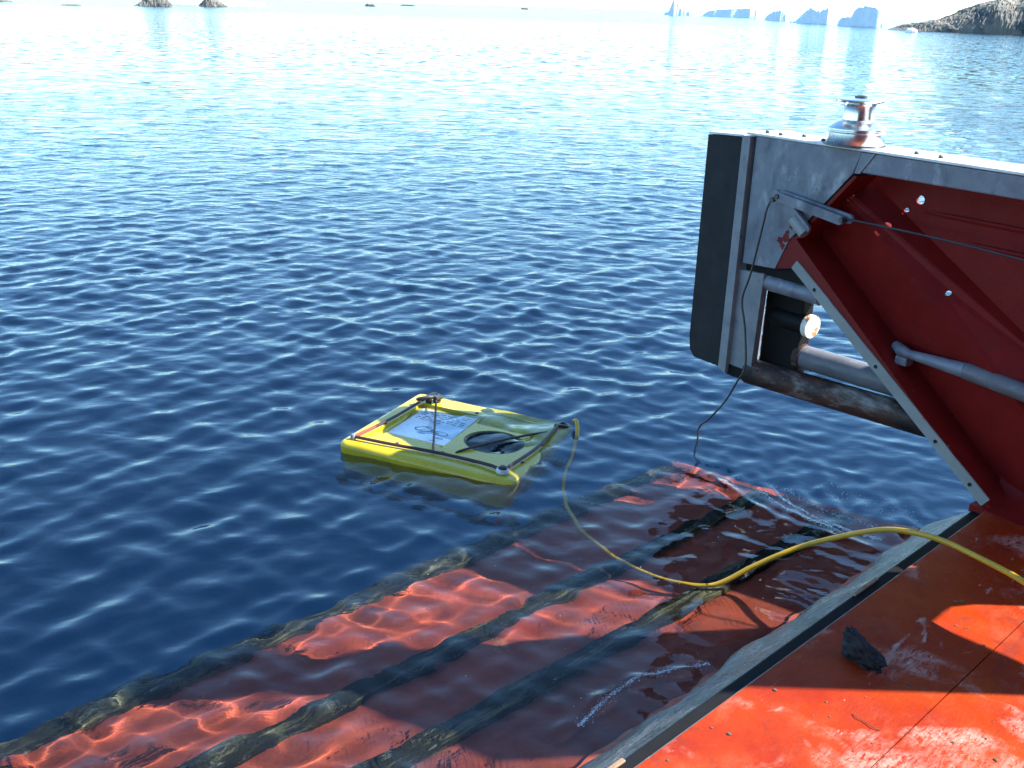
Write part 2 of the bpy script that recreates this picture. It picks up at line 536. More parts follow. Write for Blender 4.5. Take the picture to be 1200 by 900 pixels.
    me.update(calc_edges=True)
    me.materials.append(M['water'])
    o = bpy.data.objects.new('water', me)
    COL.objects.link(o)
    o['kind'] = 'structure'
    tag(o, 'dark blue rippled sea reaching to the horizon', None)
    o.cycles.is_caustics_caster = True
    print('water quads', len(q))
    def height(x, y):
        i = int(np.clip(np.searchsorted(ys, y) - 1, 0, ny - 2)); j = int(np.clip(np.searchsorted(xs, x) - 1, 0, nx - 2))
        f = (y - ys[i]) / (ys[i + 1] - ys[i]); g = (x - xs[j]) / (xs[j + 1] - xs[j])
        return float((Z[i, j] * (1 - g) + Z[i, j + 1] * g) * (1 - f) + (Z[i + 1, j] * (1 - g) + Z[i + 1, j + 1] * g) * f)
    return height
water_height = make_water()

bm = bmesh.new()
bmesh.ops.create_grid(bm, x_segments=2, y_segments=2, size=14000)
sb = obj('seabed', bm, 'seabed', kind='structure')
sb.location = (0, 0, -9)
tag(sb, 'sea floor coloured blue to give the deep water its tone')

RECV = []          # things under water that receive the sun through the surface

# ------------------------------------------------------------------ ship: deck
CX, CY, DZ = 1.996, 3.812, .28
U = Vector((-.591, .807, 0)); NIN = Vector((-.807, -.591, 0))
HV = Vector((.718, .696, 0)).normalized(); HW = Vector((-.696, .718, 0)).normalized()
HP = Vector((1.788, 3.564, 0))
def hin(t, r, z): return HP + HV * t + HW * r + Vector((0, 0, z))

deck = thing('deck', 'worn orange red steel deck at the stern edge', None, HP + Vector((0, 0, DZ)), math.atan2(HV.y, HV.x))
deck['kind'] = 'structure'
T1 = .32
def wall_t(r):            # t of the wall's foot at distance r inboard of the hinge
    # solve hin(t, r) on the line corner + s*(-U)
    A = np.array([[HV.x, U.x], [HV.y, U.y]])
    rhs = np.array([CX - HP.x - HW.x * r, CY - HP.y - HW.y * r])
    return float(np.linalg.solve(A, rhs)[0])
seams = [0, -.43, -1.25, -2.4, -4.2]
tcut = [(-7, -2.6, None), (-7, -3.4, None), (-7, -1.3, None), (-7, -2, None)]
for a, (ra, rb) in enumerate(zip(seams, seams[1:])):
    cuts = tcut[a]
    for ta, tb in zip(cuts, cuts[1:]):
        g = .002
        t1a = (wall_t(ra) + .05) if tb is None else tb - g
        t1b = (wall_t(rb) + .05) if tb is None else tb - g
        ya, yb = (ra if a == 0 else ra - g), rb + g
        bm = bmesh.new()
        add_prism(bm, [(ta + g, ya), (ta + g, yb), (t1b, yb), (t1a, ya)], lambda x, y: (x, y, 0), lambda x, y: (x, y, -.035))
        bevel(bm, .003, 1)
        obj('deck_plate', bm, 'deck', deck)
bm = bmesh.new()
add_prism(bm, [(-7, -.012), (-7, -4.2), (wall_t(-4.2), -4.2), (wall_t(0) + .0, -.012)], lambda x, y: (x, y, -.012), lambda x, y: (x, y, -1.1))
obj('hull', bm, 'hull', deck)
# pale chafed nosing along the deck edge
bm = tube([(-7, -.002, -.012), (T1 - .02, -.002, -.012)], .0115, 8)
obj('edge_nosing', bm, 'nosing', deck, True)

# black pad eye standing on the deck
pe = thing('pad_eye', 'rough black rubber lump standing up from the red deck', 'deck fitting', (1.125, 2.715, DZ), R(-52))
from mathutils import noise as mnoise
bm = bmesh.new()
bmesh.ops.create_icosphere(bm, subdivisions=5, radius=1)
for v_ in bm.verts:
    c = v_.co.copy()
    k = 1 + .30 * mnoise.fractal(c * 1.6 + Vector((3, 1, 7)), .9, 2.1, 4) + .07 * mnoise.noise(c * 4.5)
    c = Vector((c.x * .047, c.y * .034, c.z * .060)) * k
    # leaning hood: the top hangs towards -x, a flap trails off along +x
    tail = max(0, c.x) * 1.1
    c.x += tail - .35 * max(0, c.z) 
    c.z = c.z * (1 - min(.75, tail * 9)) + .030
    v_.co = Vector((c.x, c.y, max(c.z, -.002)))
obj('hood', bm, 'rubber', pe, True)
bm = bmesh.new()
for k_, (x, y, r) in enumerate(((.070, .010, .012), (.088, -.006, .009), (-.03, .042, .007), (.05, -.026, .009))):
    ret = bmesh.ops.create_icosphere(bm, subdivisions=3, radius=r)
    for v_ in ret['verts']:
        v_.co = v_.co * (1 + .4 * mnoise.noise(v_.co * 90 + Vector((k_, 0, 0)))) 
        v_.co = Vector((v_.co.x * 1.5 + x, v_.co.y + y, max(-.001, v_.co.z * .6 + .004)))
sc_ = obj('scrap', bm, 'rubber', pe, True, kind='stuff')

# ------------------------------------------------------------------ stern ramp
RA = math.atan2(HV.y, HV.x)
rp = thing('stern_ramp', 'red hinged stern ramp sunk under the water with dark timber battens', 'ramp', HP, RA)
SL = .25
def rz(r): return .012 - (r - .27) * SL
# hinge plate: wavy worn steel strip beside the deck
bm = bmesh.new()
NT = 150
rowsv = []
prof = [(.064, .19), (.076, .222), (.13, .185), (.20, .125), (.255, .070), (.29, .028), (.31, -.06)]
for i in range(NT + 1):
    t = -6.6 + (T1 + .06 + 6.6) * i / NT
    jit = .010 * math.sin(t * 5.1) + .008 * math.sin(t * 11.7 + 1) + .006 * math.sin(t * 23)
    rowsv.append([bm.verts.new((t, r + (jit if j >= 4 else 0), z + (.006 * math.sin(t * 9 + j) if 1 < j < 5 else 0))) for j, (r, z) in enumerate(prof)] +
                 [bm.verts.new((t, .066, -.08))])
for a, b_ in zip(rowsv, rowsv[1:]):
    for j in range(len(a) - 1):
        bm.faces.new((a[j], a[j + 1], b_[j + 1], b_[j]))
bm.faces.new(rowsv[0]); bm.faces.new(rowsv[-1][::-1])
hp = obj('hinge_plate', bm, 'hinge', rp, True); RECV.append(hp)
# black strip put in for the dark gap, with a few metal clamps
bm = box(-6.6, T1 + .03, .004, .060, .06, .258, .008)
obj('gap_strip', bm, 'black', rp)
for t in (-.62, -2.05):
    bm = box(t - .085, t + .085, .046, .062, .2585, .266, .003)
    obj('clamp', bm, 'brass', rp)
# ramp plate
bm = bmesh.new()
L0, L1 = -6.6, .40
def ro(t): return 1.745 - .0405 * (t + 1.8) + .045
add_prism(bm, [(L0, .25), (L0, ro(L0)), (L1, ro(L1)), (L1, .25)], lambda t, r: (t, r, rz(r)), lambda t, r: (t, r, rz(r) - .05))
bevel(bm, .006, 1)
o = obj('ramp_plate', bm, 'ramp', rp); RECV.append(o)
# end coaming of the ramp plate
bm = bmesh.new()
add_prism(bm, [(L1 - .035, .30), (L1 - .035, 1.66), (L1 + .012, 1.66), (L1 + .012, .30)], lambda t, r: (t, r, rz(r) + .028), lambda t, r: (t, r, rz(r) - .06))
o = obj('end_bar', bm, 'ramp', rp); RECV.append(o)
for (rc, wd) in ((.735, .118), (1.165, .105), (1.752, .118)):
    bm = bmesh.new()
    rows = []
    NB = 110
    for i in range(NB + 1):
        t = L0 + (L1 - .05 - L0) * i / NB
        c = rc - .045 * (t + 1.8) * .9
        h = .056 + .003 * math.sin(t * 7 + rc * 9) + random.uniform(-.006, .006)
        a, b_ = c - wd / 2 + random.uniform(-.008, .008), c + wd / 2 + random.uniform(-.008, .008)
        rows.append([bm.verts.new(p) for p in ((t, a, rz(a) - .02), (t, a + .008, rz(a) + h * .8), (t, c, rz(c) + h + random.uniform(-.004, .004)), (t, b_ - .008, rz(b_) + h * .8), (t, b_, rz(b_) - .02))])
    for a, b_ in zip(rows, rows[1:]):
        for j in range(4):
            bm.faces.new((a[j], a[j + 1], b_[j + 1], b_[j]))
    bm.faces.new(rows[0]); bm.faces.new(rows[-1][::-1])
    o = obj('batten', bm, 'batten', rp, True); RECV.append(o)

# ------------------------------------------------------------------ bulwark
BA = math.atan2(U.y, U.x)
bw = thing('bulwark', 'red and grey steel bulwark overhanging the stern with a sloping lower edge', 'bulwark', (CX, CY, DZ), BA)
def P3(s, z, o_=0.0): return (s, o_, z - DZ)
def f_at(o_): return lambda s, z: P3(s, z, o_)

# grey end plate
bm = bmesh.new()
add_prism(bm, [(1.44, 1.645), (1.44, 1.02), (1.235, 1.035), (1.172, 1.19), (1.150, 1.215), (.872, 1.545), (.84, 1.645)], f_at(0), f_at(-.16))
bevel(bm, .006, 2)
obj('end_plate', bm, 'galv', bw)
# red return along its cut edge
bm = bmesh.new()
add_prism(bm, [(1.149, 1.2045), (1.160, 1.195), (1.140, 1.190), (.850, 1.535), (.868, 1.538)], f_at(-.006), f_at(-.165))
obj('end_plate_return', bm, 'red_web', bw)
# top rail
bm = box(-.24, .838, -.20, -.003, 1.555 - DZ, 1.644 - DZ, .006)
obj('top_rail', bm, 'galv', bw)
bm = box(-.24, 1.50, -.215, .006, 1.647 - DZ, 1.659 - DZ, .003)
obj('top_plate', bm, 'lit_top', bw)
# inclined gusset where the rail meets the end plate
bm = bmesh.new()
add_prism(bm, [(.838, 1.643), (.77, 1.643), (.835, 1.55), (.862, 1.55)], f_at(.003), f_at(-.05))
obj('gusset', bm, 'galv', bw)
# diagonal flange: pale edge strip in front of a red web
dA, dB = Vector((1.135, 1.062)), Vector((.0, .28))
dd = (dB - dA).normalized(); dn = Vector((-dd.y, dd.x))
if dn.y < 0: dn = -dn
def diag(wid, f0, f1, shift=0.0, ext0=0.0, ext1=0.0):
    a = dA - dd * ext0 + dn * shift; b_ = dB + dd * ext1 + dn * shift
    n_ = 24
    lo = [(a + (b_ - a) * i / n_) for i in range(n_ + 1)]
    hi = [p + dn * (wid + random.uniform(-.0015, .0015)) for p in lo]
    return [tuple(p) for p in lo] + [tuple(p) for p in reversed(hi)]
bm = bmesh.new()
add_prism(bm, diag(.050, 0, 0), f_at(.004), f_at(-.004))
st = obj('edge_strip', bm, 'strip', bw)
bm = bmesh.new()
add_prism(bm, [(1.234, 1.034), (1.135, 1.058), (.0, .276), (-.12, .19), (-.09, .25), (.035, .335), (1.09, 1.165), (1.149, 1.213), (1.171, 1.19)], f_at(-.0045), f_at(-.22))
obj('diagonal_web', bm, 'red_web', bw)
for f in (.12, .46, .765, .93):
    p = dA + (dB - dA) * f + dn * .024
    bm = lathe([(.0085, 0), (.0085, .004)], k=10)
    bmesh.ops.rotate(bm, verts=bm.verts, cent=(0, 0, 0), matrix=Matrix.Rotation(-PI / 2, 3, 'X'))
    bmesh.ops.translate(bm, verts=bm.verts, vec=P3(p.x, p.y, .0035))
    obj('bolt_hole', bm, 'hole', bw)

# recessed panels (three facets, creased to turn one band lighter and one darker)
SR = -.24
F1, F2 = (1.12, 1.155), (-.02, .265)
Rg1, Rg2 = (1.035, 1.485), (SR, .845 - (SR - .106) * -.745)
Rg2 = (SR, .837 + (SR - .106) * .74)
L1_, L2_ = (1.02, 1.558), (SR, .967 + (SR - .054) * .602)
def blend(line_a, oa, line_b, ob):
    """offset varying linearly from line a (oa) to line b (ob)"""
    a0, a1 = Vector(line_a[0]), Vector(line_a[1]); b0, b1 = Vector(line_b[0]), Vector(line_b[1])
    def dist(p, q0, q1):
        e = (q1 - q0); return abs(e.x * (p.y - q0.y) - e.y * (p.x - q0.x)) / e.length
    def f(p):
        da, db = dist(p, a0, a1), dist(p, b0, b1)
        return oa + (ob - oa) * da / max(1e-6, da + db)
    return f
OF, OR_, OL = -.200, -.075, -.215
def ext(p, q, k):
    return (p[0] + (p[0] - q[0]) * k, p[1] + (p[1] - q[1]) * k)
F0, Rg0, L0_ = F1, ext(Rg1, Rg2, .07), ext(L1_, L2_, .02)
F0 = ext(F1, F2, .035)
fa = blend((F1, F2), OF, (Rg1, Rg2), OR_)
fb = blend((Rg1, Rg2), OR_, (L1_, L2_), OL)
def panel(outer, fo, holes=(), th=.014):
    bm = bmesh.new()
    add_prism(bm, outer, lambda s, z: P3(s, z, fo(Vector((s, z)))), lambda s, z: P3(s, z, fo(Vector((s, z))) - th), holes)
    return obj('panel', bm, 'red', bw)
panel([F0, F1, F2, (SR, .265), Rg2, Rg1, Rg0], fa)
panel([Rg0, Rg1, Rg2, L2_, L1_], fb, [circle(.40, 1.093, .013, 12, .010)])
def fc(p): return OL + .012 * math.sin((p.y) * 30) * min(1, max(0, (1.0 - p.x)))
bm = bmesh.new()
# upper facet as a strip grid so that its shallow corrugation shows; two small holes through it
panel([L1_, L2_, (SR, 1.56), (1.0, 1.565)], lambda p: OL, [circle(.655, 1.447, .020, 16), circle(.716, 1.392, .014, 12, .010)])
for zc, hh in ((1.40, .016), (1.30, .013)):
    s1 = (zc - L2_[1]) / .602 + SR - .08
    pts = [(SR, OL, zc - DZ), (s1 - .25, OL, zc - DZ), (s1, OL - .016, zc - DZ)]
    obj('swage', tube(smooth_path(pts, 5), .012, 8), 'red', bw, True)

# cove where the panel runs into the deck
bm = bmesh.new()
prf = [(-.20, .42), (-.185, .34), (-.15, .30), (-.08, .286), (.03, .2835), (.03, .25), (-.20, .25)]
add_prism(bm, [(a, b_) for a, b_ in prf], lambda o_, z: (-.30, o_, z - DZ), lambda o_, z: (.035, o_, z - DZ))
obj('cove', bm, 'red', bw, True)
# lower grey plate, a black bar for the dark gap and the pipes of the frame
bm = bmesh.new()
add_prism(bm, [(1.525, .975), (1.305, .99), (1.318, .50), (1.34, .425), (1.50, .425), (1.545, .46)], f_at(-.01), f_at(-.05))
bevel(bm, .005, 2)
obj('lower_plate', bm, 'galv_pale', bw)
bm = bmesh.new()
add_prism(bm, [(1.48, .47), (1.35, .47), (1.36, .415), (1.47, .412)], f_at(-.004), f_at(-.12))
obj('shoe', bm, 'black', bw)
bm = box(.98, 1.44, -.30, -.03, .985 - DZ, 1.05 - DZ)  # black bar put in so the gap stays dark
obj('dark_gap_bar', bm, 'black', bw)
bm = box(1.125, 1.36, -.20, -.115, .46 - DZ, .980 - DZ, .01)
obj('backing_block', bm, 'black', bw)
def pipe(a, b_, r, mat, k=20):
    d = (Vector(b_) - Vector(a))
    return obj('pipe', tube([Vector(a) + d * i / 10 for i in range(11)], r, k), mat, bw, True)
pipe(P3(1.31, .945, -.055), P3(1.00, .938, -.075), .043, 'galv')
pipe(P3(1.30, .762, -.13), P3(1.095, .762, -.13), .050, 'black')
bm = tube([P3(1.095, .762, -.13), P3(1.065, .762, -.13)], .058, 24)
obj('pipe_cap', bm, 'cap', bw, True)
pipe(P3(1.13, .585, -.16), P3(.30, .57, -.30), .060, 'pipe')
bm = tube([P3(1.15, .585, -.158), P3(1.115, .585, -.162)], .067, 20)
obj('pipe_collar', bm, 'rust_pipe', bw, True)
pipe(P3(1.37, .455, -.055), P3(.02, .455, -.30), .068, 'rust_pipe')
# rubber fender and its mounting plate
bm = bmesh.new()
add_prism(bm, [(1.745, 1.62), (1.745, .55), (1.73, .475), (1.70, .445), (1.515, .445), (1.515, 1.632)], f_at(.012), f_at(-.26))
bevel(bm, .012, 3)
obj('fender', bm, 'rubber', bw)
bm = bmesh.new()
add_prism(bm, [(1.744, 1.624), (1.744, 1.634), (1.515, 1.645), (1.515, 1.635)], f_at(.008), f_at(-.255))
obj('fender_cap', bm, 'lit_top', bw)
bm = bmesh.new()
add_prism(bm, [(1.512, 1.64), (1.512, .44), (1.462, .425), (1.462, 1.64)], f_at(.02), f_at(-.24))
bevel(bm, .004, 1)
obj('mounting_plate', bm, 'galv_pale', bw)
# toggle links that hold the wire rope
def bar(a, b_, wid, o0, o1, mat='galv', name='link_bar'):
    a, b_ = Vector(a), Vector(b_)
    e = (b_ - a).normalized(); q = Vector((-e.y, e.x)) * wid / 2
    out = []
    for i in range(7): 
        an = PI / 2 + PI * i / 6
        out.append(tuple(a + e * math.cos(an) * wid / 2 + Vector((-e.y, e.x)) * math.sin(an) * wid / 2))
    for i in range(7):
        an = -PI / 2 + PI * i / 6
        out.append(tuple(b_ + e * math.cos(an) * wid / 2 + Vector((-e.y, e.x)) * math.sin(an) * wid / 2))
    bm = bmesh.new()
    add_prism(bm, out, f_at(o0), f_at(o1))
    bevel(bm, .003, 1)
    return obj(name, bm, mat, bw)
bar((1.225, 1.392), (.865, 1.345), .042, .060, .046)
bar((1.225, 1.398), (.838, 1.352), .042, .028, .014)
bar((1.27, 1.385), (1.10, 1.285), .060, .020, .004, 'galv')
bar((1.17, 1.355), (1.05, 1.270), .034, .040, .024, 'galv')
bm = tube([P3(1.135, 1.300, .03), P3(1.06, 1.243, .03)], .030, 14)
obj('link_sleeve', bm, 'strip', bw, True)
for (s, z) in ((1.225, 1.394), (.852, 1.348), (1.25, 1.375)):
    bm = tube([P3(s, z, .0), P3(s, z, .068)], .012, 10)
    obj('link_pin', bm, 'bolt', bw, True)
# scabs of red paint left on the grey end plate
prng = random.Random(4)
for (s, z, r) in ((1.19, 1.20, .026), (1.222, 1.178, .020), (1.205, 1.155, .017), (1.185, 1.225, .012), (1.165, 1.255, .014)):
    bm = bmesh.new()
    add_prism(bm, [(s + r * prng.uniform(.45, 1.2) * math.cos(q * PI / 7), z + r * prng.uniform(.45, 1.2) * math.sin(q * PI / 7)) for q in range(14)], f_at(.0022), f_at(-.001))
    obj('paint_scab', bm, 'red_web', bw)
# hydraulic cylinder lying along the panel
obj('cylinder_rod', tube([P3(.60, .80, -.13), P3(.545, .795, -.095), P3(.50, .795, -.085), P3(.23, .80, -.085)], [.022, .028, .020, .034], 14), 'galv', bw, True)
obj('cylinder_body', tube([P3(.228, .80, -.085), P3(-.24, .775, -.085)], .037, 18), 'pipe', bw, True)
obj('cylinder_lug', box(.50, .56, -.13, -.07, .735 - DZ, .775 - DZ, .008), 'galv', bw)
# small bolts on top
for s, o_ in ((1.42, -.05), (1.33, -.04), (1.24, -.1), (1.09, -.05), (1.00, -.06), (.62, -.07), (.50, -.06)):
    bm = lathe([(.010, 0), (.010, .009), (.007, .013)], P3(s, 1.6585, o_), 8)
    obj('bolt', bm, 'bolt', bw)
# unseen lower bulwark further forward, its height shaped for the shadow across the deck
bm = bmesh.new()
add_prism(bm, [(-.2405, .27), (-.2405, 1.12), (-.78, 1.12), (-.78, .27)], f_at(-.14), f_at(-.20))
obj('low_panel', bm, 'red', bw)
bm = box(-.80, .05, -1.2, -.72, .2 - DZ, 2.05 - DZ, .03)  # unseen box added outboard to keep the sun off the ramp end
obj('shade_box', bm, 'hull', bw)
bm = box(-.78, -.243, -.22, -.10, 1.122 - DZ, 1.16 - DZ, .006)
obj('low_rail', bm, 'galv', bw)

# unseen post added forward of the bulwark, outline shaped for its shadows
gy = thing('shadow_post', 'tall unseen red plate with a side arm, added forward of the bulwark to cast shadows', 'shadow post', (CX, CY, DZ), BA)
bm = bmesh.new()
add_prism(bm, [(-.79, .27), (-.79, 4.3), (-1.13, 4.3), (-1.15, 2.95), (-1.69, 2.8), (-1.69, 1.60), (-1.52, 1.525), (-1.42, 1.54), (-1.30, 1.57), (-1.262, 1.60), (-1.16, 1.47), (-1.095, 1.38), (-1.07, 1.28), (-1.07, .27)], f_at(-.165), f_at(-.195))
obj('web', bm, 'red', gy)
obj('foot', box(-1.16, -.785, -.30, -.06, -.005, .03, .006), 'red', gy)

# unseen deckhouse and overhang added behind the camera to deepen the shade
dh = thing('deckhouse', 'unseen dark red deckhouse added behind the camera to deepen the shade', 'deckhouse', HP + Vector((0, 0, DZ)), RA)
bm = bmesh.new()
add_box(bm, -7, -.7, -7.5, -2.3, -.004, 5.6)
bevel(bm, .05, 2)
obj('house_wall', bm, 'house', dh)
bm = box(-7.4, -.75, -2.29, -.15, 2.9, 3.05, .02)  # overhang added to keep sky light off the deck
obj('shade_overhang', bm, 'house', dh)
for t in (-6.9, -4.0, -.9):
    obj('bracket', tube([(t, -2.29, 1.9), (t, -.9, 2.9)], .035, 12), 'house', dh, True)
for t in (-2.0, -3.6, -5.2):
    bm = box(t - .3, t + .3, -2.33, -2.26, 1.3, 2.1, .03)
    w_ = obj('window_frame', bm, 'galv', dh)
    obj('pane', box(t - .23, t + .23, -2.265, -2.245, 1.37, 2.03), 'black', w_)

# chrome winch on the top rail
wl = Vector((CX, CY, 0)) + U * .945 + NIN * -.085 + Vector((0, 0, 1.659))
wn = thing('winch', 'polished chrome winch drum standing on the bulwark top rail', 'winch', wl, BA)
wn.scale = (1, 1, .88)
obj('base_drum', lathe([(.126, 0), (.128, .004), (.128, .064), (.122, .070), (.122, .074), (.127, .078), (.127, .084), (.118, .092), (.086, .116), (.078, .120)], (0, 0, 0), 48), 'chrome', wn, True)
obj('waist', lathe([(.077, .118), (.068, .126), (.066, .15), (.066, .180), (.069, .196)], (0, 0, 0), 40), 'chrome', wn, True)
obj('top_flange', lathe([(.069, .197), (.072, .204), (.104, .216), (.107, .221), (.104, .226), (.05, .232)], (0, 0, 0), 40), 'chrome', wn, True)
obj('socket', lathe([(.028, .232), (.028, .240), (.015, .242), (.015, .236)], (0, 0, 0), 16), 'bolt', wn, True)
obj('base_ring', lathe([(.136, -.0005), (.136, .004), (.131, .004)], (0, 0, 0), 40), 'bolt', wn, True)

# ------------------------------------------------------------------ ropes
def W3(s, z, o_): return Vector((CX, CY, 0)) + U * s + NIN * o_ + Vector((0, 0, z))
pts = [W3(.855, 1.352, .035), W3(.60, 1.352, .03), W3(.30, 1.348, .03), W3(.024, 1.338, .03), W3(-.30, 1.33, .02), W3(-.79, 1.34, -.10)]
o = obj('wire_rope', tube(smooth_path(pts, 6), .0048, 8), 'wire', None, True)
tag(o, 'taut grey wire rope running from the toggle link along the red bulwark', 'wire rope')
pts = [W3(1.262, 1.378, .045), W3(1.275, 1.33, .06), W3(1.291, 1.219, .062), W3(1.329, .999, .06), W3(1.365, .859, .06), W3(1.338, .74, .055), W3(1.326, .668, .05), W3(1.300, .515, .055), W3(1.335, .43, .06),
       W3(1.402, .295, .06), W3(1.50, .16, .06), W3(1.561, .092, .06), W3(1.566, .0, .06), W3(1.55, -.25, .07), W3(1.54, -.7, .07)]
o = obj('cable', tube(smooth_path(pts, 6), .0052, 8), 'wire', None, True)
tag(o, 'thin dark cable hanging from the grey end plate down into the water', 'cable')
RECV.append(o)

# yellow tether: from the vehicle, under water over the ramp, out of the water and over the deck
pts = [(.352, 5.20, .035), (.365, 5.17, .045), (.368, 5.10, .0), (.345, 4.98, -.07), (.315, 4.85, -.12), (.28, 4.60, -.10), (.275, 4.35, -.07), (.33, 4.10, -.07), (.43, 3.90, -.065), (.545, 3.755, -.06),
       (.69, 3.63, -.035), (.847, 3.576, .0), (.994, 3.575, .09), (1.10, 3.57, .155), (1.214, 3.553, .22), (1.364, 3.437, .34), (1.449, 3.335, .41), (1.54, 3.182, .46), (1.618, 3.016, .48), (1.697, 2.874, .48),
       (1.80, 2.70, .45), (1.95, 2.48, .36), (2.12, 2.25, .292), (2.35, 2.0, .29)]
o = obj('tether', tube(smooth_path(pts, 8), .0105, 12), 'tether', None, True)
tag(o, 'yellow hose tether looping out of the water and over the ramp edge', 'tether')
RECV.append(o)

# ------------------------------------------------------------------ underwater vehicle
ra = math.atan2(-.37, .93)
rv = thing('underwater_vehicle', 'yellow box shaped remote underwater vehicle floating awash beside the ramp', 'underwater vehicle', (-.27, 5.02, -.056), ra)
rv.scale = (1.09, 1.09, 1)
rv.rotation_euler = (R(-3.0), R(2.2), ra)
HX, HY, ZT, ZB = .46, .43, .075, -.20
bm = bmesh.new()
vs = add_box(bm, -HX, HX, -HY, HY, ZB, ZT)
for v_ in vs:
    if v_.co.z < 0:
        v_.co.x *= .95; v_.co.y *= .95
ves = [e for e in bm.edges if abs((e.verts[0].co - e.verts[1].co).z) > .1]
bmesh.ops.bevel(bm, geom=ves, offset=.045, segments=5, affect='EDGES', profile=.5)
es = [e for e in bm.edges if e.verts[0].co.z > 0 and e.verts[1].co.z > 0 and e.calc_face_angle(0) > R(50)]
bmesh.ops.bevel(bm, geom=es, offset=.034, segments=5, affect='EDGES', profile=.5)
fl = obj('float', bm, 'yellow_float', rv, True)
cut = []
c1 = obj('cutter', lathe([(.150, -.10), (.150, .2)], (.185, -.02, 0), 40), 'duct', rv); cut.append(c1)
c2 = obj('cutter', box(-.36, .0, -.235, .275, .045, .2, .02, 3), 'duct', rv); cut.append(c2)
c3 = obj('cutter', box(.005, .36, .16, .34, .058, .2, .012, 2), 'duct', rv); cut.append(c3)
bpy.context.view_layer.update()
boolean(fl, cut)
try:
    fl.data.polygons.foreach_set('use_smooth', [True] * len(fl.data.polygons))
    fl.data.set_sharp_from_angle(angle=R(30))
except Exception:
    pass
obj('duct_ring', lathe([(.1495, -.09), (.1495, .071), (.142, .074), (.138, .069), (.138, -.09)], (.185, -.02, 0), 40), 'duct', rv, True)
obj('duct_floor', lathe([(.148, -.099), (.148, -.07)], (.185, -.02, 0), 32), 'duct', rv)
bm = bmesh.new()
for i in range(4):
    an = i * PI / 2 + .4
    d = Vector((math.cos(an), math.sin(an), 0)); q = Vector((-d.y, d.x, 0))
    c = Vector((.185, -.02, -.02))
    vs = [c + d * .02 - q * .012 + Vector((0, 0, .006)), c + d * .02 + q * .012 - Vector((0, 0, .006)), c + d * .128 + q * .034 - Vector((0, 0, .014)), c + d * .132 - q * .026 + Vector((0, 0, .014))]
    a = [bm.verts.new(p) for p in vs]; b_ = [bm.verts.new(p - Vector((0, 0, .004))) for p in vs]
    bm.faces.new(a); bm.faces.new(b_[::-1])
    for k in range(4): bm.faces.new((a[k], b_[k], b_[(k + 1) % 4], a[(k + 1) % 4]))
obj('propeller', bm, 'frame_dark', rv)
obj('propeller_hub', lathe([(.026, -.069), (.026, -.005), (.014, .008)], (.185, -.02, 0), 16), 'frame_dark', rv, True)
# white marked plate in the left bay, its print and the yellow wedge in front of it
obj('white_plate', box(-.335, -.02, -.16, .25, .0452, .053, .003), 'white_plate', rv)
obj('bay_wedge', box(-.335, -.02, -.225, -.165, .0452, .062, .01), 'yellow_float', rv)
bm = bmesh.new()
for row in range(7):
    y = .215 - row * .022
    x = -.31
    while x < -.05:
        ln = random.uniform(.008, .035)
        if row in (0, 1, 4, 5) or random.random() < .45:
            add_box(bm, x, min(x + ln, -.04), y, y + .007, .0531, .0536)
        x += ln + random.uniform(.006, .016)
for (cx, cy, rx, ry) in ((-.20, -.02, .050, .030), (-.10, -.03, .040, .026)):
    add_prism(bm, circle(cx, cy, rx, 24, ry), lambda x, y: (x, y, .0536), lambda x, y: (x, y, .0531), [circle(cx, cy, rx * .84, 24, ry * .80)])
for i in range(16):
    x, y = random.uniform(-.31, -.06), random.uniform(-.14, .02)
    add_box(bm, x, x + random.uniform(.012, .05), y, y + .004, .0531, .0535)
pr = obj('print', bm, 'ink', [c for c in rv.children if c.name.startswith('white_plate')][0], kind='stuff')
# knobs, ring, cords
def knob(x, y, r=.018, h=.03, mat='knob', name='knob'):
    return obj(name, lathe([(r * .8, 0), (r, h * .3), (r, h * .7), (r * .6, h)], (x, y, ZT - .004), 14), mat, rv, True)
knob(-.40, -.375, .014, .035, 'galv')
knob(.385, .34); knob(.43, .355)
knob(-.30, .33, .022, .045); knob(-.335, .30, .018, .05)
rg = obj('ring', lathe([(.020, .0), (.030, .003), (.032, .016), (.027, .026), (.020, .024)], (.365, -.345, ZT), 24), 'ring', rv, True)
obj('ring_core', lathe([(.0195, .0), (.0195, .03), (.012, .038)], (.365, -.345, ZT), 16), 'cord', rv, True)
def cord(pts, r=.0088, mat='cord'):
    return obj('cord', tube(smooth_path(pts, 6), r, 8), mat, rv, True)
zc = ZT + .018
cord([(-.40, -.375, zc), (-.20, -.355, zc - .002), (.0, -.325, zc - .004), (.20, -.318, zc - .004), (.30, -.33, zc), (.345, -.345, zc)])
cord([(.375, -.33, zc + .002), (.405, .0, zc), (.395, .33, zc + .005)])
cord([(.085, -.25, zc - .030), (.10, -.22, zc - .012), (.22, .0, zc - .006), (.35, .22, zc - .012), (.365, .245, zc - .040)], .0065)
for x, y in ((-.38, .10), (-.38, -.10), (-.05, .30), (.03, -.28), (.40, .08), (.40, -.18), (.20, -.30), (-.20, -.30)):
    obj('bolt', lathe([(.010, 0), (.010, .004), (.006, .007)], (x, y, ZT - .0015), 10), 'bolt', rv)
cord([(-.40, -.375, zc), (-.39, -.30, zc - .001), (-.38, -.20, zc - .003)], .0075, 'cord_red')
cord([(-.38, -.20, zc - .003), (-.365, .0, zc - .003), (-.34, .28, zc + .015)], .0078)
cord([(-.305, .33, zc + .022), (-.15, .0, zc + .002), (.0, -.325, zc)], .0055)
cord([(-.33, .30, zc + .01), (-.36, .22, zc + .022), (-.31, .26, zc + .032), (-.28, .34, zc + .012), (-.33, .345, zc + .02), (-.34, .28, zc + .005)], .011, 'knob')
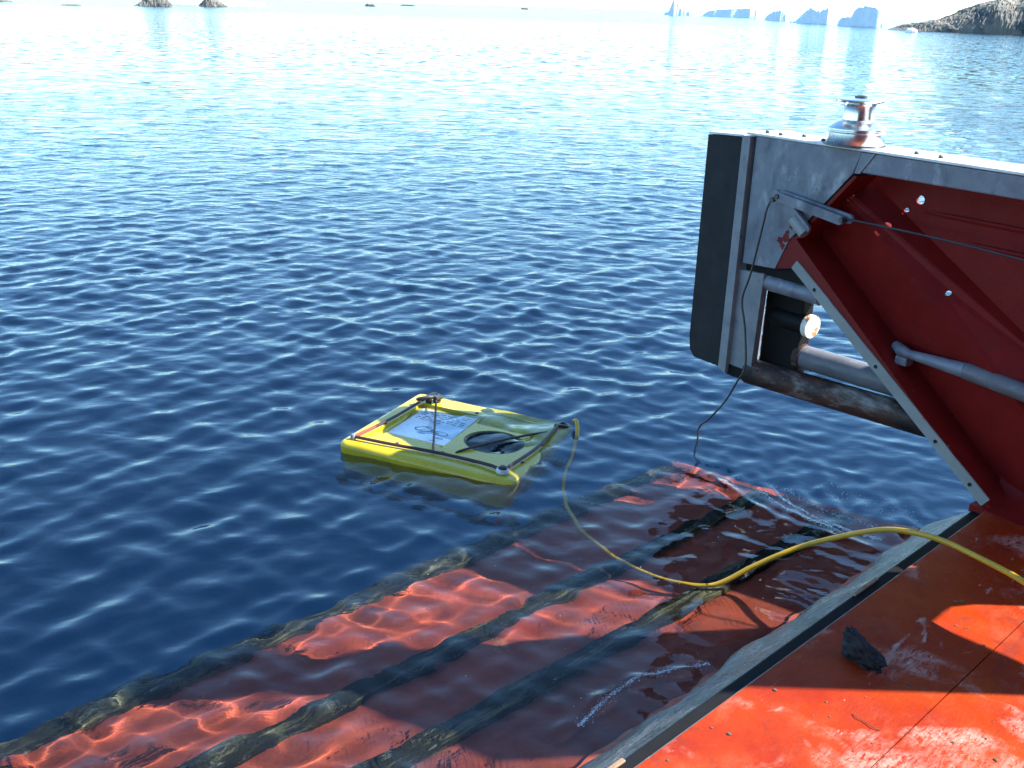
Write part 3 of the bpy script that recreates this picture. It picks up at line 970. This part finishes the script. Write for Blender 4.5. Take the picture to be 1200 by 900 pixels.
cord([(-.31, .31, zc + .03), (-.28, .27, zc + .028), (-.30, .34, zc + .018), (-.35, .30, zc + .012)], .010, 'knob')
cord([(.385, .34, zc), (.41, .37, zc + .008), (.435, .35, zc + .002), (.41, .325, zc + .006), (.385, .345, zc)], .009, 'knob')
# dark frame and skids below
for y in (-.36, .36):
    obj('skid', tube(smooth_path([(-.46, y, -.34), (-.40, y, -.42), (.0, y, -.43), (.40, y, -.42), (.46, y, -.34)], 5), .02, 10), 'frame_dark', rv, True)
    for x in (-.34, .38):
        obj('strut', tube([(x, y * .96, -.128), (x, y, -.42)], .013, 10), 'leg_red' if (x > 0 and y < 0) else 'frame_dark', rv, True)
obj('electronics_pod', tube([(-.36, 0, -.30), (-.32, 0, -.30), (.34, 0, -.30), (.38, 0, -.30)], [.06, .12, .12, .06], 20), 'frame_dark', rv, True)
for y in (-.37, .37):
    obj('frame_rail', box(-.43, .40, y - .018, y + .018, -.30, -.205, .008), 'frame_dark', rv)
for x in (-.30, .02, .30):
    obj('crossbar', tube([(x, -.36, -.36), (x, .36, -.36)], .022, 10), 'frame_dark', rv, True)
for y in (-.25, .25):
    obj('thruster', tube([(-.42, y, -.25), (-.40, y, -.25), (-.22, y, -.25), (-.14, y, -.25)], [.075, .08, .08, .04], 18), 'frame_dark', rv, True)
for c in rv.children:
    RECV.append(c)
    RECV.extend(c.children)

for o in RECV:
    o.cycles.is_caustics_receiver = True

# ------------------------------------------------------------------ far shore: islets, headland, icebergs
def mass(name, prof, depth, mat, loc, rotz, label, cat, group=None, seed=0, rough=.5, nd_=26, sub=5, top_flat=False, parent=None):
    """a body of rock or ice: an outline of heights along x, rounded off in depth, roughened"""
    rng = random.Random(seed)
    xs = []
    for (x0, h0), (x1, h1) in zip(prof, prof[1:]):
        for k in range(sub):
            f = k / sub
            xs.append((x0 + (x1 - x0) * f, h0 + (h1 - h0) * f))
    xs.append(prof[-1])
    bm = bmesh.new()
    rows = []
    ph = [rng.uniform(0, 6) for _ in range(8)]
    wd = abs(prof[-1][0] - prof[0][0])
    for j in range(nd_ + 1):
        y = -1 + 2 * j / nd_
        env = max(0, 1 - abs(y) ** 8) ** .12 if mat == 'ice' else max(0, 1 - abs(y) ** 2.6) ** .75
        row = []
        for i, (x, h) in enumerate(xs):
            nz = rough * (math.sin(x * 14 / wd * 2 + ph[0] + y * 5) * .4 + math.sin(x * 33 / wd * 2 + ph[1] - y * 9) * .3 + math.sin(y * 13 + ph[2] + x * 50 / wd) * .25 + rng.uniform(-.35, .35))
            z = h * env
            edge = 1 if 0 < i < len(xs) - 1 and 0 < j < nd_ else 0
            z = z + nz * edge * min(1, z / (rough * 3 + 1e-6))
            if mat == 'ice':
                y_ = y * (1 + (.025 * math.sin(x * 23 / wd + ph[3]) + .012 * math.sin(x * 51 / wd + ph[4])) * (1 if nd_ > 20 else 0)) * (1 - .05 * z / max(p[1] for p in prof))
            else:
                y_ = y
            row.append(bm.verts.new((x + edge * rng.uniform(-.2, .2) * rough, y_ * depth / 2 * (.75 + .25 * h / max(p[1] for p in prof)) + edge * rng.uniform(-.3, .3) * rough, z - 0.3 - (0.6 if not edge else 0))))
        rows.append(row)
    for a, b_ in zip(rows, rows[1:]):
        for i in range(len(a) - 1):
            bm.faces.new((a[i], a[i + 1], b_[i + 1], b_[i]))
    o = obj(name, bm, mat, parent)
    o.location = loc
    o.rotation_euler = (0, 0, rotz)
    if label: tag(o, label, cat, group)
    return o

def far_place(x, y, D=None):
    """ground point and metres per pixel of the photograph there"""
    d = fwd + (x - 600) / FPX * ix + (450 - y) / FPX * iu
    t = CAM_H / -d.z
    p = Vector((0, 0, CAM_H)) + d * t
    return p, t / FPX * d.length / d.length
def far_mass(name, pix, base, depth, mat, label, cat, **kw):
    xs = [p[0] for p in pix]
    cx = (min(xs) + max(xs)) / 2
    p, mpp = far_place(cx, base)
    prof = [((x - cx) * mpp, max(0, (base + (x - cx) * .030 - y) * mpp) + .3) for x, y in pix]
    az = math.atan2(p.x, p.y)
    dist = math.hypot(p.x, p.y)
    u = Vector((p.x, p.y, 0)).normalized()
    dep = depth * mpp
    return mass(name, prof, dep, mat, Vector((p.x, p.y, 0)) + u * dep * .45, -az, label, cat, rough=kw.pop('rough', 1.0) * mpp, **kw)

far_mass('rock_headland', [(1042, 36), (1052, 33), (1062, 31), (1078, 29), (1090, 26), (1104, 23), (1118, 17), (1132, 11), (1146, 6), (1160, 2), (1166, 0), (1178, 2), (1186, 4), (1200, -2), (1225, -8), (1262, -4), (1300, 6), (1330, 20), (1345, 44)],
         40.5, 120, 'rock', 'dark rocky headland rising at the right end of the horizon', 'headland', seed=3, rough=2.6, nd_=44, sub=9)
far_mass('iceberg', [(778, 16), (783, 15), (786, 6), (789, -1), (793, 3), (797, 10), (803, 12), (810, 16), (814, 18)], 18, 26, 'ice', 'pointed blue iceberg with a thin spire, leftmost in the row', 'iceberg', seed=5, rough=.8, group='icebergs along the horizon')
far_mass('iceberg', [(812, 19), (823, 18), (830, 13), (840, 11), (860, 10), (878, 9.5), (885, 11), (891, 16), (896, 20)], 20, 40, 'ice', 'long low blue iceberg with a rounded flat top', 'iceberg', seed=6, rough=.5, group='icebergs along the horizon', top_flat=True)
far_mass('iceberg', [(896, 22), (902, 16), (907, 13), (914, 12), (918, 14), (923, 24)], 24, 22, 'ice', 'small squat iceberg just right of the long flat one', 'iceberg', seed=8, rough=.6, group='icebergs along the horizon')
far_mass('iceberg', [(926, 24), (932, 26), (940, 17), (949, 9), (956, 13), (962, 11), (968, 10), (975, 26)], 27.5, 34, 'ice', 'jagged tilted iceberg in two tones between squat and blocky ones', 'iceberg', seed=9, rough=1.2, group='icebergs along the horizon')
far_mass('iceberg', [(982, 26), (988, 20), (996, 22), (999, 14), (1004, 9), (1012, 7), (1022, 8), (1028, 13), (1030, 24), (1036, 32)], 31, 40, 'ice', 'tall blocky blue iceberg next to the dark headland', 'iceberg', seed=10, rough=.8, group='icebergs along the horizon', top_flat=True)
far_mass('ice_floe', [(1060, 37), (1063, 34), (1068, 33), (1073, 35), (1075, 37)], 38.2, 8, 'snow', 'small white ice floe against the foot of the headland', 'ice floe', seed=12, rough=.4)
far_mass('rock_islet', [(158, 8), (163, 5), (168, 1), (175, -3), (184, -6), (190, -4), (196, 0), (202, 7)], 7.5, 30, 'rock', 'grey rock islet at the top left, wider of the two', 'islet', seed=13, rough=1.4, nd_=30, sub=8)
far_mass('rock_islet', [(233, 7), (238, 3), (242, -3), (248, -5), (254, 0), (260, 4), (267, 8)], 8, 24, 'rock', 'grey rock islet at the top left, narrower of the two', 'islet', seed=14, rough=1.2, nd_=30, sub=8)
far_mass('iceberg', [(196, 3), (206, -4), (230, -8), (262, -9), (282, 0), (295, 4), (312, 5)], 6.5, 26, 'ice', 'pale blue ice cliff behind the two grey rock islets', 'iceberg', seed=15, rough=.7, group='icebergs along the horizon')
far_mass('rock_islet', [(-30, 0), (-14, -4), (0, -2), (8, 0), (14, 2)], 1.8, 16, 'rock', 'scrap of dark islet in the top left corner', 'islet', seed=16, rough=.6)
for k, (x, y, wd, h, lab) in enumerate(((434, 7, 7, 3.2, 'dark grey lump of brash ice, wider of two at top centre'), (478, 6.5, 10, 1.6, 'long thin scrap of brash ice at top centre'), (615, 10.5, 5, 1.8, 'single small dark scrap of ice right of top centre'),
                            (83, 6, 13, 1.4, 'thin flat ice scrap left of the rock islets'))):
    far_mass('ice_scrap', [(x - wd, y), (x - wd * .5, y - h), (x, y - h * .7), (x + wd * .5, y - h * .8), (x + wd, y)], y + .6, 6, 'rock', lab, 'ice scrap', seed=30 + k, rough=.3, nd_=10, sub=3)

# ------------------------------------------------------------------ grit on the deck and streaks of foam
bm = bmesh.new()
rng = random.Random(5)
for i in range(210):
    t = rng.uniform(-2.2, .1); r = -rng.random() ** .8 * 1.1 - .03
    p = hin(t, r, DZ)
    s = rng.choice([.002, .0025, .003, .004, .006])
    ret = bmesh.ops.create_icosphere(bm, subdivisions=1, radius=s)
    for v_ in ret['verts']:
        v_.co = Vector((v_.co.x * rng.uniform(.6, 1.6), v_.co.y * rng.uniform(.6, 1.4), v_.co.z * .6)) + p + Vector((0, 0, s * .3))
g = obj('grit', bm, 'grit', kind='stuff')
tag(g, 'scattered dark grit lying on the orange deck')
o = obj('twig', tube(smooth_path([(1.03, 2.435, .283), (1.036, 2.415, .285), (1.052, 2.400, .284), (1.070, 2.372, .285), (1.088, 2.366, .283)], 5), .0013, 6), 'grit')
tag(o, 'thin dark twig lying on the sunlit orange deck', 'twig')

# thin broken lines of white wash on the water over the ramp
bm = bmesh.new()
rng = random.Random(21)
def foam(path, wd, gap=.25, n_=9):
    P = smooth_path([(x, y, 0) for x, y in path], n_ * 4)
    prev = None
    ph = rng.uniform(0, 9)
    for i, p in enumerate(P[:-1]):
        t = (P[i + 1] - p).normalized(); q = Vector((-t.y, t.x, 0))
        f = i / len(P)
        w_ = wd * (.35 + .65 * abs(math.sin(i * .37 + ph) * math.sin(i * .11 + ph * 2))) * rng.uniform(.5, 1.2) * min(1, 6 * f, 6 * (1 - f))
        if rng.random() < gap * .18:
            prev = None
            continue
        off = .004 * math.sin(i * .08 + ph)
        a = p + q * (off + w_); b_ = p + q * (off - w_)
        pr_ = []
        for v_ in (a, b_):
            pr_.append(bm.verts.new((v_.x, v_.y, water_height(v_.x, v_.y) + .0035)))
        mid = bm.verts.new((p.x + q.x * off, p.y + q.y * off, water_height(p.x, p.y) + .006))
        cur = (pr_[0], mid, pr_[1])
        if prev:
            bm.faces.new((prev[0], prev[1], cur[1], cur[0])); bm.faces.new((prev[1], prev[2], cur[2], cur[1]))
        prev = cur
    return
def flecks(path, n_, spread, r0, r1):
    P = smooth_path([(x, y, 0) for x, y in path], 30)
    for _ in range(n_):
        f = rng.random() ** 1.0
        k = min(len(P) - 2, int(f * (len(P) - 1)))
        t = (P[k + 1] - P[k]).normalized(); q = Vector((-t.y, t.x, 0))
        p = P[k].lerp(P[k + 1], rng.random()) + q * rng.gauss(0, spread)
        r = rng.uniform(r0, r1) * rng.choice([.6, .8, 1, 1.5])
        ln = rng.uniform(1, 3.5)
        ret = bmesh.ops.create_icosphere(bm, subdivisions=1, radius=r)
        for v_ in ret['verts']:
            c = v_.co.copy()
            v_.co = p + t * c.x * ln + q * c.y + Vector((0, 0, c.z * .5))
            v_.co.z += water_height(v_.co.x, v_.co.y) + .0005
L_A = [(1.30, 4.52), (1.34, 4.36), (1.42, 4.22), (1.53, 4.10), (1.68, 4.00)]
L_B = [(1.24, 4.46), (1.30, 4.30), (1.39, 4.17), (1.52, 4.05)]
foam(L_A, .0055, .6)
foam(L_B, .0035, .8)
flecks(L_A, 900, .008, .0006, .0018)
flecks(L_B, 600, .009, .0005, .0015)
flecks([(1.36, 4.50), (1.43, 4.36), (1.55, 4.23), (1.70, 4.13)], 300, .018, .0005, .0014)
flecks([(1.55, 4.55), (1.75, 4.35), (1.95, 4.20)], 160, .05, .0005, .0014)
L_C = [(.74, 3.04), (.60, 3.00), (.50, 2.96), (.40, 2.88), (.31, 2.77), (.25, 2.69)]
flecks(L_C, 900, .0035, .0004, .0011)
flecks(L_C, 500, .014, .0003, .0008)
for i in range(60):
    x, y = (rng.uniform(-.4, 1.6), rng.uniform(2.7, 4.6))
    d_ = (x - HP.x) * HW.x + (y - HP.y) * HW.y
    if d_ < .36: continue
    r = rng.choice([.0008, .001, .0013, .002])
    ret = bmesh.ops.create_icosphere(bm, subdivisions=1, radius=r)
    bmesh.ops.translate(bm, verts=ret['verts'], vec=(x, y, water_height(x, y) + r * .3))
fo = obj('foam', bm, 'foam', kind='stuff')
tag(fo, 'thin white streaks and bubbles of foam where water runs over the ramp')
